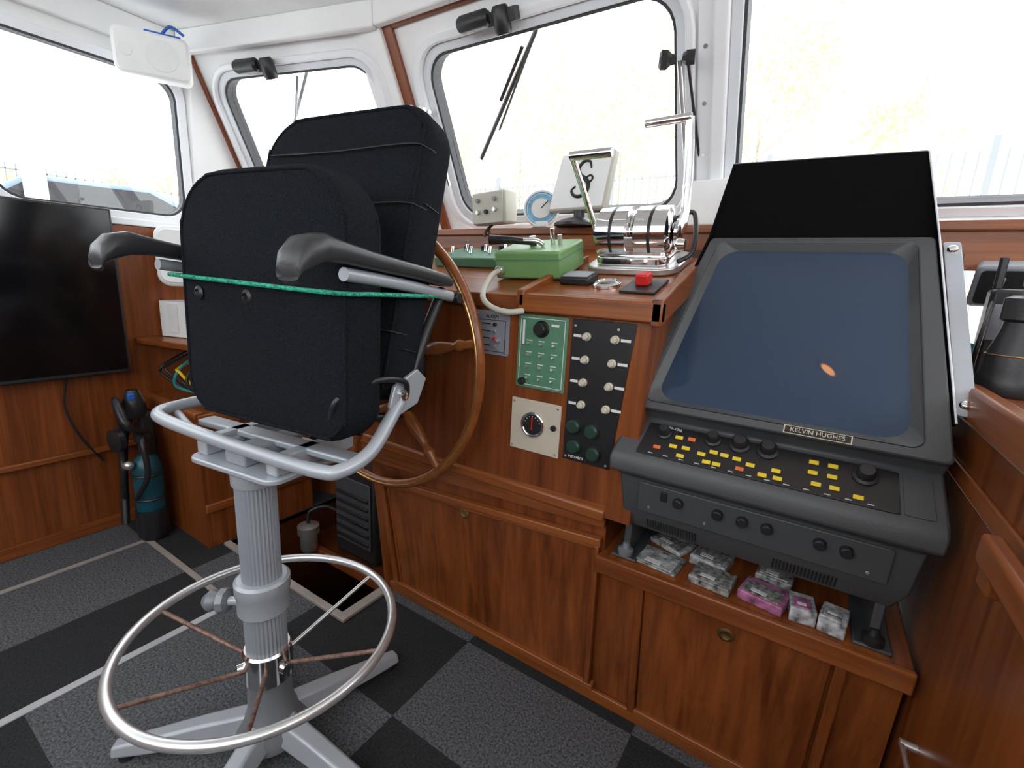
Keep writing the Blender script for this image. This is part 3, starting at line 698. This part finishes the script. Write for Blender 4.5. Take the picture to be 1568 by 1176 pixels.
for k in range(5):
    a=math.radians(71.5+72*k);d=V((math.cos(a),math.sin(a),0));p=V((-d.y,d.x,0))
    vs=[]
    for t,w,z0,z1 in((.03,.034,.045,.095),(.15,.030,.03,.075),(.27,.026,.02,.05),(.335,.022,.015,.038)):
        c=d*t;vs+=[c-p*w+V((0,0,z0)),c+p*w+V((0,0,z0)),c+p*w*.6+V((0,0,z1)),c-p*w*.6+V((0,0,z1))]
    fs=[(0,1,2,3),(12,13,14,15)]
    for j in range(3):
        b=j*4
        for i in range(4): fs.append((b+i,b+(i+1)%4,b+4+(i+1)%4,b+4+i))
    mk('base_leg_%d'%k,vs,fs,GREYL,e,bev=.006,seg=3)
    lathe('glide_%d'%k,d*.31,(0,0,1),[(.018,0),(.018,.012),(.012,.02)],PLB,e,14)
slab('seat_plate',fr((0,.03,.70),(1,0,0),(0,1,0),(0,0,1)),rloop(-.13,.13,-.09,.12,.03),.0,.012,GREYL,e,.003)
I3=fr((0,0,0),(1,0,0),(0,1,0),(0,0,1))
fbox('seat_rail_a',I3,(-.12,-.04,.712),(-.09,.16,.75),GREYL,e,.004)
fbox('seat_rail_b',I3,(.09,-.04,.712),(.12,.16,.75),GREYL,e,.004)
fbox('seat_rail_c',I3,(-.03,-.04,.712),(.03,.10,.745),GREY,e,.004)
box('cross_member',(-.23,.03,.735),(.23,.07,.75),GREYL,e,.004)
tube('seat_frame',[(.255,.16,.85),(.268,.10,.81),(.275,.04,.77),(.262,-.015,.752),(.215,-.035,.748),(0,-.037,.752),(-.22,-.035,.762),(-.285,-.02,.768),(-.302,.03,.770),(-.29,.10,.775),(-.27,.16,.78)],.0135,GREYL,e,n=6,seg=14)
tube('seat_frame_inner',[(-.285,.02,.758),(-.20,.0,.742),(-.10,-.01,.735),(-.09,.04,.73)],.008,GREYL,e)
for sgn in(1,-1):
    F1=fr((.262*sgn,.17,.86),(0,1,0),(0,0,1),(sgn,0,0))
    slab('pivot_plate_%d'%sgn,F1,[(-.06,-.02),(-.045,.02),(.03,.045),(.06,.02),(.03,-.03),(-.04,-.045)],-.005,.004,GREYL,e,.002)
    lathe('pivot_bolt_%d'%sgn,F1(-.02,0,.004),(sgn,0,0),[(.014,0),(.013,.006),(.006,.008)],CHROME,e,16)
    tube('back_strut_%d'%sgn,[(.245*sgn,.19,.86),(.25*sgn,.25,.98),(.25*sgn,.31,1.07)],.012,PLB,e)
    x=.262*sgn+.0
    tube('arm_bar_%d'%sgn,[(x,-.0,1.095),(x,.15,1.08),(x,.32,1.056),(x,.35,1.050)],.012,GREYL,e,flat=1.0)
    cyl('arm_bolt_%d'%sgn,(x-.02*sgn,.335,1.053),(x+.02*sgn,.335,1.053),.013,PLB,e)
    st=[(-.105,1.083,.016,.006),(-.110,1.094,.024,.012),(-.103,1.110,.028,.020),(-.085,1.124,.030,.025),(-.055,1.133,.030,.023),(-.015,1.130,.028,.018),(.05,1.121,.027,.016),(.12,1.113,.026,.015),(.20,1.104,.025,.014),(.28,1.092,.024,.014),(.305,1.087,.020,.010)]
    vs=[];NN=16
    for y,z,w,h in st:
        for i in range(NN):
            a=2*math.pi*i/NN;ca,sa=math.cos(a),math.sin(a)
            vs.append((x+w*math.copysign(abs(ca)**.6,ca),y,z+h*math.copysign(abs(sa)**.6,sa)))
    fs=[tuple(range(NN)),tuple((len(st)-1)*NN+i for i in range(NN))]
    for j in range(len(st)-1):
        for i in range(NN): fs.append((j*NN+i,j*NN+(i+1)%NN,(j+1)*NN+(i+1)%NN,(j+1)*NN+i))
    mk('arm_pad_%d'%sgn,vs,fs,PLD,e,True)
tube('pivot_strap',[(.20,.02,.80),(.235,.0,.87),(.262,.07,.90),(.275,.14,.89),(.268,.16,.86)],.006,PLB,e)
up=V((0,.25,.968)).normalized();nr=V((0,-.968,.25)).normalized()
Fbk=fr((.018,.285,1.125),(1,0,0),up,nr)
cushion('backrest',Fbk,.475,.62,[.08,.115,.07,.05],.105,FAB,e,dome=.008,edge=.03)
for i,z in enumerate((-.17,-.04,.09,.21)):
    tube('back_seam_%d'%i,[Fbk(-.20,z,.113),Fbk(0,z-.006,.117),Fbk(.20,z,.113),Fbk(.232,z,.09),Fbk(.2365,z,.07)],.0020,INK,e)
tube('back_piping',[Fbk(a,b,.101) for a,b in rloop(-.224,.224,-.297,.297,[.075,.105,.06,.05],5)],.0035,FAB,e,closed=True,n=2)
for i in range(3): tube('side_seam_%d'%i,[Fbk(.238,-.2+i*.15,.03),Fbk(.2385,-.2+i*.15,.08)],.0015,INK,e,sm=False)
u2=V((0,.03,1)).normalized();n3=V((0,-1,.03)).normalized()
Fse=fr((.034,.10,1.03),(1,0,0),u2,n3)
cushion('seat_cushion',Fse,.462,.495,[.12,.13,.08,.07],.095,FAB,e,dome=.006,edge=.022)
tube('seat_piping',[Fse(a,b,.093) for a,b in rloop(-.220,.220,-.236,.236,[.11,.12,.07,.06],5)],.0035,FAB,e,closed=True,n=2)
tube('seat_piping_b',[Fse(a,b,.02) for a,b in rloop(-.229,.229,-.245,.245,[.12,.13,.08,.07],5)],.003,FAB,e,closed=True,n=2)
for i,(a,b) in enumerate(((-.165,.01),(-.02,.01))):
    lathe('seat_button_%d'%i,Fse(a,b,.098),n3,[(.013,0),(.014,.003),(.008,.006),(.006,.002)],PLB,e,18)
tube('tie_cord',[(-.255,.335,1.065),(-.262,.2,1.07),(-.225,.02,1.075),(-.19,-.006,1.075),(0,-.012,1.07),(.24,-.004,1.063),(.275,.06,1.062),(.27,.2,1.058),(.262,.33,1.055)],.0042,CORDM,e,seg=8)

# ---------------------------------------------------------------- port side things
e=emp('television')
F=Fl()
fbox('panel',F,(-.32,.66,.035),(.735,1.285,.06),PLB,e,.004)
fbox('screen',F,(-.312,.675,.06),(.727,1.277,.0615),TVM,e)
fbox('mount',F,(.0,.8,0),(.4,1.1,.036),PLB,e)
tube('power_cable',[(-2.335,.55,.67),(-2.345,.53,.55),(-2.34,.56,.42),(-2.345,.62,.3)],.004,PLB,e)
e=emp('loudspeaker')
c=V((-2.16,.87,1.825));nx=V((.86,-.45,-.12)).normalized();ux=V((.46,.88,0)).normalized();uy=nx.cross(ux).normalized()
if uy.z<0: uy=-uy
Fk=fr(c,ux,uy,nx)
slab('cabinet',Fk,rloop(-.115,.115,-.073,.073,.025),-.10,.0,WHITE,e,.012,3)
slab('grille',Fk,rloop(-.107,.107,-.065,.065,.020),.0,.008,WHITE2,e,.004)
lathe('cone',Fk(.03,0,.008),nx,[(.050,0),(.048,.002),(.02,.0015)],WHITE,e,30)
lathe('tweeter',Fk(-.075,0,.008),nx,[(.02,0),(.019,.002),(.008,.0015)],WHITE,e,20)
fbox('bracket',Fk,(-.02,.071,-.08),(.09,.083,-.03),BLUE,e,.003)
tube('wire',[Fk(.03,.08,-.05),Fk(.06,.11,-.04),Fk(.10,.09,-.03)],.005,BLUE,e)
e=emp('waste_bin')
Fb_=fr((-2.235,.925,1.13),V((.45,.89,0)).normalized(),(0,0,1),V((.89,-.45,0)).normalized())
slab('body',Fb_,rloop(-.08,.12,-.125,.115,.045),-.07,.02,WHITE,e,.015,3)
slab('lid',Fb_,rloop(-.068,.108,-.11,.10,.035),.02,.026,WHITE2,e,.004)
e=emp('paper_box')
Fb_=fr((-2.24,.90,.792),V((.95,.30,0)).normalized(),(0,0,1),V((.30,-.95,0)).normalized())
fbox('box',Fb_,(-.10,0,-.10),(.10,.15,0),WHITE,e,.003);fbox('leaf',Fb_,(-.05,.02,0),(.0,.14,.006),LBL,e)
e=emp('breathing_air_bottle')
B=V((-2.16,.695,0))
lathe('bottle',B+V((.02,0,.10)),(0,0,1),[(.03,0),(.045,.015),(.05,.04),(.05,.20),(.04,.24),(.018,.26)],TEAL,e)
lathe('valve',B+V((.02,0,.36)),(0,0,1),[(.022,0),(.022,.05),(.03,.055),(.03,.08),(.012,.09)],PLB,e)
lathe('boot',B+V((.02,0,.0)),(0,0,1),[(.045,0),(.055,.02),(.055,.13)],PLB,e)
slab('back_frame',fr(B+V((-.05,.04,.02)),(1,0,0),(0,0,1),(0,-1,0)),rloop(-.05,.03,0,.50,.03),-.02,.03,PLB,e,.01)
for i,z in enumerate((.18,.28)): torus('strap_%d'%i,B+V((.02,0,z)),(0,0,1),.051,.006,PLB,e,32,8)
tube('hose',[B+V((.03,0,.45)),B+V((.06,-.06,.50)),B+V((-.02,-.06,.58)),B+V((-.08,-.03,.45)),B+V((-.10,-.04,.25)),B+V((-.05,-.07,.06))],.014,PLB,e)
tube('hose_b',[B+V((.03,0,.43)),B+V((.10,-.03,.43)),B+V((.11,-.03,.3)),B+V((.06,-.06,.2))],.010,PLB,e)
tube('hose_c',[B+V((-.03,-.02,.5)),B+V((-.09,-.03,.38)),B+V((-.03,-.06,.30)),B+V((-.08,-.05,.15))],.012,PLB,e)
lathe('regulator',B+V((-.03,-.05,.42)),(.2,-1,0),[(.035,0),(.045,.01),(.045,.03),(.02,.04)],PLB,e)
lathe('mask',B+V((-.03,.0,.50)),(0,0,1),[(.03,0),(.04,.03),(.035,.07),(.02,.11)],PLB,e)
sph('gauge',B+V((.03,-.06,.33)),.018,STEEL,e)
fbox('clip',fr(B,(1,0,0),(0,1,0),(0,0,1)),(.0,-.03,.58),(.02,-.01,.605),BLUE,e,.003)

# ---------------------------------------------------------------- starboard side things
e=emp('binoculars')
for k,(x,y) in enumerate(((.295,1.15),(.41,1.20))):
    lathe('barrel_%d'%k,(x,y,.946),(0,0,1),[(.044,0),(.046,.004),(.046,.03),(.040,.04),(.038,.075),(.029,.11),(.027,.125),(.034,.13),(.034,.165),(.024,.17)],PLB,e,30)
    lathe('eyepiece_%d'%k,(x+.012,y+.02,1.11),(0,0,1),[(.020,0),(.019,.02),(.023,.023),(.024,.05),(.018,.052)],PLB,e,24)
    torus('ring_%d'%k,(x,y,1.015),(0,0,1),.040,.0012,BRASS,e,40,6)
box('bridge',(.31,1.15,1.06),(.40,1.20,1.10),PLB,e,.01)
cyl('focus_wheel',(.355,1.175,1.08),(.355,1.175,1.13),.014,PLB,e)
e=emp('handheld_radio')
box('body',(.275,1.30,.946),(.33,1.34,1.13),PLB,e,.008);cyl('aerial',(.285,1.32,1.13),(.285,1.32,1.19),.007,PLB,e)
box('face',(.28,1.297,1.03),(.325,1.30,1.10),LGP,e,.002)
tube('cord',[(.27,1.28,.95),(.262,1.24,1.02),(.28,1.30,1.10),(.30,1.36,1.15)],.004,PLB,e)
e=emp('instrument_cover')
Fi=fr((.31,1.40,1.12),(.98,-.2,0),(0,-.3,.95),(-.2,-.93,-.3))
slab('case',Fi,rloop(-.05,.12,-.03,.06,.012),-.05,0,GREY,e,.006);slab('screen',Fi,rloop(-.04,.11,-.02,.05,.008),0,.003,PLB,e)
cyl('stalk',(.35,1.42,.945),(.35,1.42,1.10),.012,PLB,e)
e=emp('lens_wipes_box')
box('carton',(.24,1.31,.962),(.272,1.36,1.02),TURQ,e,.002);box('carton_label',(.243,1.308,.975),(.269,1.31,.995),LBL,e)

# warm deckhead downlight above the radar (its reflection shows in the screen)
e=emp('ceiling_lamp')
LX,LY=.09,.55
lathe('base',(LX,LY,2.0),(0,0,-1),[(.06,0),(.06,.008),(.045,.012)],BRASS,e)
lathe('globe',(LX,LY,1.989),(0,0,-1),[(.036,0),(.040,.006),(.032,.018),(.010,.024)],mat('lamp_glow',(1,.40,.10),.5,emis=20),e)

# ---------------------------------------------------------------- exterior
GROUND=mat('quay_concrete',(.78,.78,.76),.9,var=.1,vscale=.8)
LEAF=mat('autumn_leaves',(.84,.72,.34),.8,var=.15,vscale=1.5)
LEAF2=mat('green_leaves',(.68,.71,.42),.8,var=.15,vscale=1.5)
BARK=mat('bark',(.34,.31,.27),.9,var=.2)
box('quay_ground',(-60,2.4,.3),(40,60,.6),GROUND)
box('quay_ground_port',(-60,-30,.3),(-4.5,2.4,.6),GROUND)
def tree(x,y,h,r,n,lm,ls=1):
    e=emp('tree',(x,y,.6))
    tube('trunk',[(0,0,0),(.1,0,h*.3),(-.05,.1,h*.7)],.09,BARK,e,rf=lambda t:1-.7*t)
    for k in range(6):
        a=random.uniform(0,6.28);z=h*random.uniform(.25,.6)
        tube('branch_%d'%k,[(0,0,z),(r*.4*math.cos(a),r*.4*math.sin(a),z+h*.12),(r*.9*math.cos(a),r*.9*math.sin(a),z+h*.3)],.02,BARK,e,rf=lambda t:1-.8*t,seg=6)
    vs=[];fs=[];cl=[(random.gauss(0,r*.45),random.gauss(0,r*.45),h*random.uniform(.1,1)) for _ in range(46)]
    for i in range(n):
        c=random.choice(cl);p=V((random.gauss(c[0],r*.12),random.gauss(c[1],r*.12),abs(random.gauss(c[2],r*.12))))
        a=V((random.gauss(0,1),random.gauss(0,1),random.gauss(0,1))).normalized();b=a.orthogonal().normalized();s_=random.uniform(.035,.075)*ls
        k=len(vs);vs+=[p-a*s_,p+b*s_*.6,p+a*s_,p-b*s_*.6];fs.append((k,k+1,k+2,k+3))
    mk('foliage',vs,fs,lm,e)
for x,y,h,r,m_,ls in ((-15.5,6,2.6,2.0,LEAF,1),(-16,2.2,2.4,2.0,LEAF2,1),(-20,17,5.5,3,LEAF2,1.3),(-15.5,17.5,6.5,3.4,LEAF,1.3),(-11,17,8.0,3.4,LEAF2,1.3),(-7,17.5,8.5,3.4,LEAF,1.3),(-2.4,17,8.0,3.0,LEAF,1.3),(1.2,18,6.0,2.6,LEAF,1.3),(9.4,19,3.4,3,LEAF2,1.3)):
    tree(x,y,h,r,5200,m_,ls)
FM=mat('fence_metal',(.23,.25,.26),.6)
def addb(lo,hi):
    k=len(vs);vs.extend([(x,y,z) for x in(lo[0],hi[0]) for y in(lo[1],hi[1]) for z in(lo[2],hi[2])]);fs.extend([tuple(k+i for i in f) for f in BF])
e=emp('palisade_fence')
vs=[];fs=[]
for i in range(150): addb((-13+i*.13,8.2,.6),(-12.985+i*.13,8.215,2.9))
for z in(.9,1.4,1.9,2.4,2.85): addb((-13,8.19,z),(0,8.2,z+.018))
for i in range(9): addb((-13+i*2.4,8.15,.6),(-12.94+i*2.4,8.22,3.05))
mk('bars',vs,fs,FM,e)
e=emp('palisade_fence')
vs=[];fs=[]
for i in range(70): addb((-11.02,-1+i*.12,.6),(-11.0,-.985+i*.12,2.5))
for z in(.9,1.7,2.4): addb((-11.03,-1,z),(-11.0,7.3,z+.02))
mk('bars',vs,fs,FM,e)
def car(x,y,rz,m):
    e=emp('parked_car',(x,y,.6),rz)
    pr=[(-2.1,.35),(-2.15,.75),(-1.9,.95),(-1.3,1.0),(-.7,1.42),(.5,1.45),(1.3,1.05),(2.0,.92),(2.15,.6),(2.1,.35)]
    n=len(pr);vs=[(a,-.85,b) for a,b in pr]+[(a,.85,b) for a,b in pr]
    mk('body',vs,[tuple(range(n)),tuple(range(n,2*n))]+[(i,(i+1)%n,n+(i+1)%n,n+i) for i in range(n)],m,e,bev=.1,seg=3)
    wp=[(-1.15,1.0),(-.68,1.36),(.45,1.38),(1.1,1.05)]
    for sgn in(-1,1):
        vs=[(a,sgn*.86,b) for a,b in wp];mk('side_glass_%d'%sgn,vs,[(0,1,2,3)],TVM,e)
        for k,wx in enumerate((-1.3,1.3)): cyl('wheel_%d_%d'%(sgn,k),(wx,sgn*.88,.33),(wx,sgn*.7,.33),.33,RUB,e)
car(-8.6,2.6,1.4,mat('car_paint_blue',(.14,.20,.28),.3));car(-9.4,-2.2,1.5,mat('car_paint_silver',(.5,.52,.55),.3))
e=emp('mooring_post')
cyl('post',(-7.5,1.75,.6),(-7.5,1.75,2.6),.10,WHITE,e);lathe('cap',(-7.5,1.75,2.6),(0,0,1),[(.12,0),(.12,.04),(.05,.1)],WHITE,e)
e=emp('lamp_post')
cyl('pole',(-7.4,.95,.6),(-7.4,.95,3.2),.04,TURQ,e);cyl('lamp_arm',(-7.4,.95,3.15),(-7.0,.95,3.25),.03,TURQ,e)

# ---------------------------------------------------------------- light
w=bpy.data.worlds.new('sky');S.world=w;w.use_nodes=True
bg=w.node_tree.nodes['Background'];bg.inputs['Color'].default_value=(.92,.965,1,1);bg.inputs['Strength'].default_value=4.3
def area(nm,loc,rot,sx,sy,en,col=(1,1,1)):
    l=bpy.data.lights.new(nm,'AREA');l.shape='RECTANGLE';l.size=sx;l.size_y=sy;l.energy=en;l.color=col
    o=bpy.data.objects.new(nm,l);o.location=loc;o.rotation_euler=rot;COL.objects.link(o);return o
area('interior_fill',(-.6,-.9,1.97),(0,0,0),1.6,.8,9,(.97,.98,1))  # added fill under the aft ceiling, no lamp fitting there
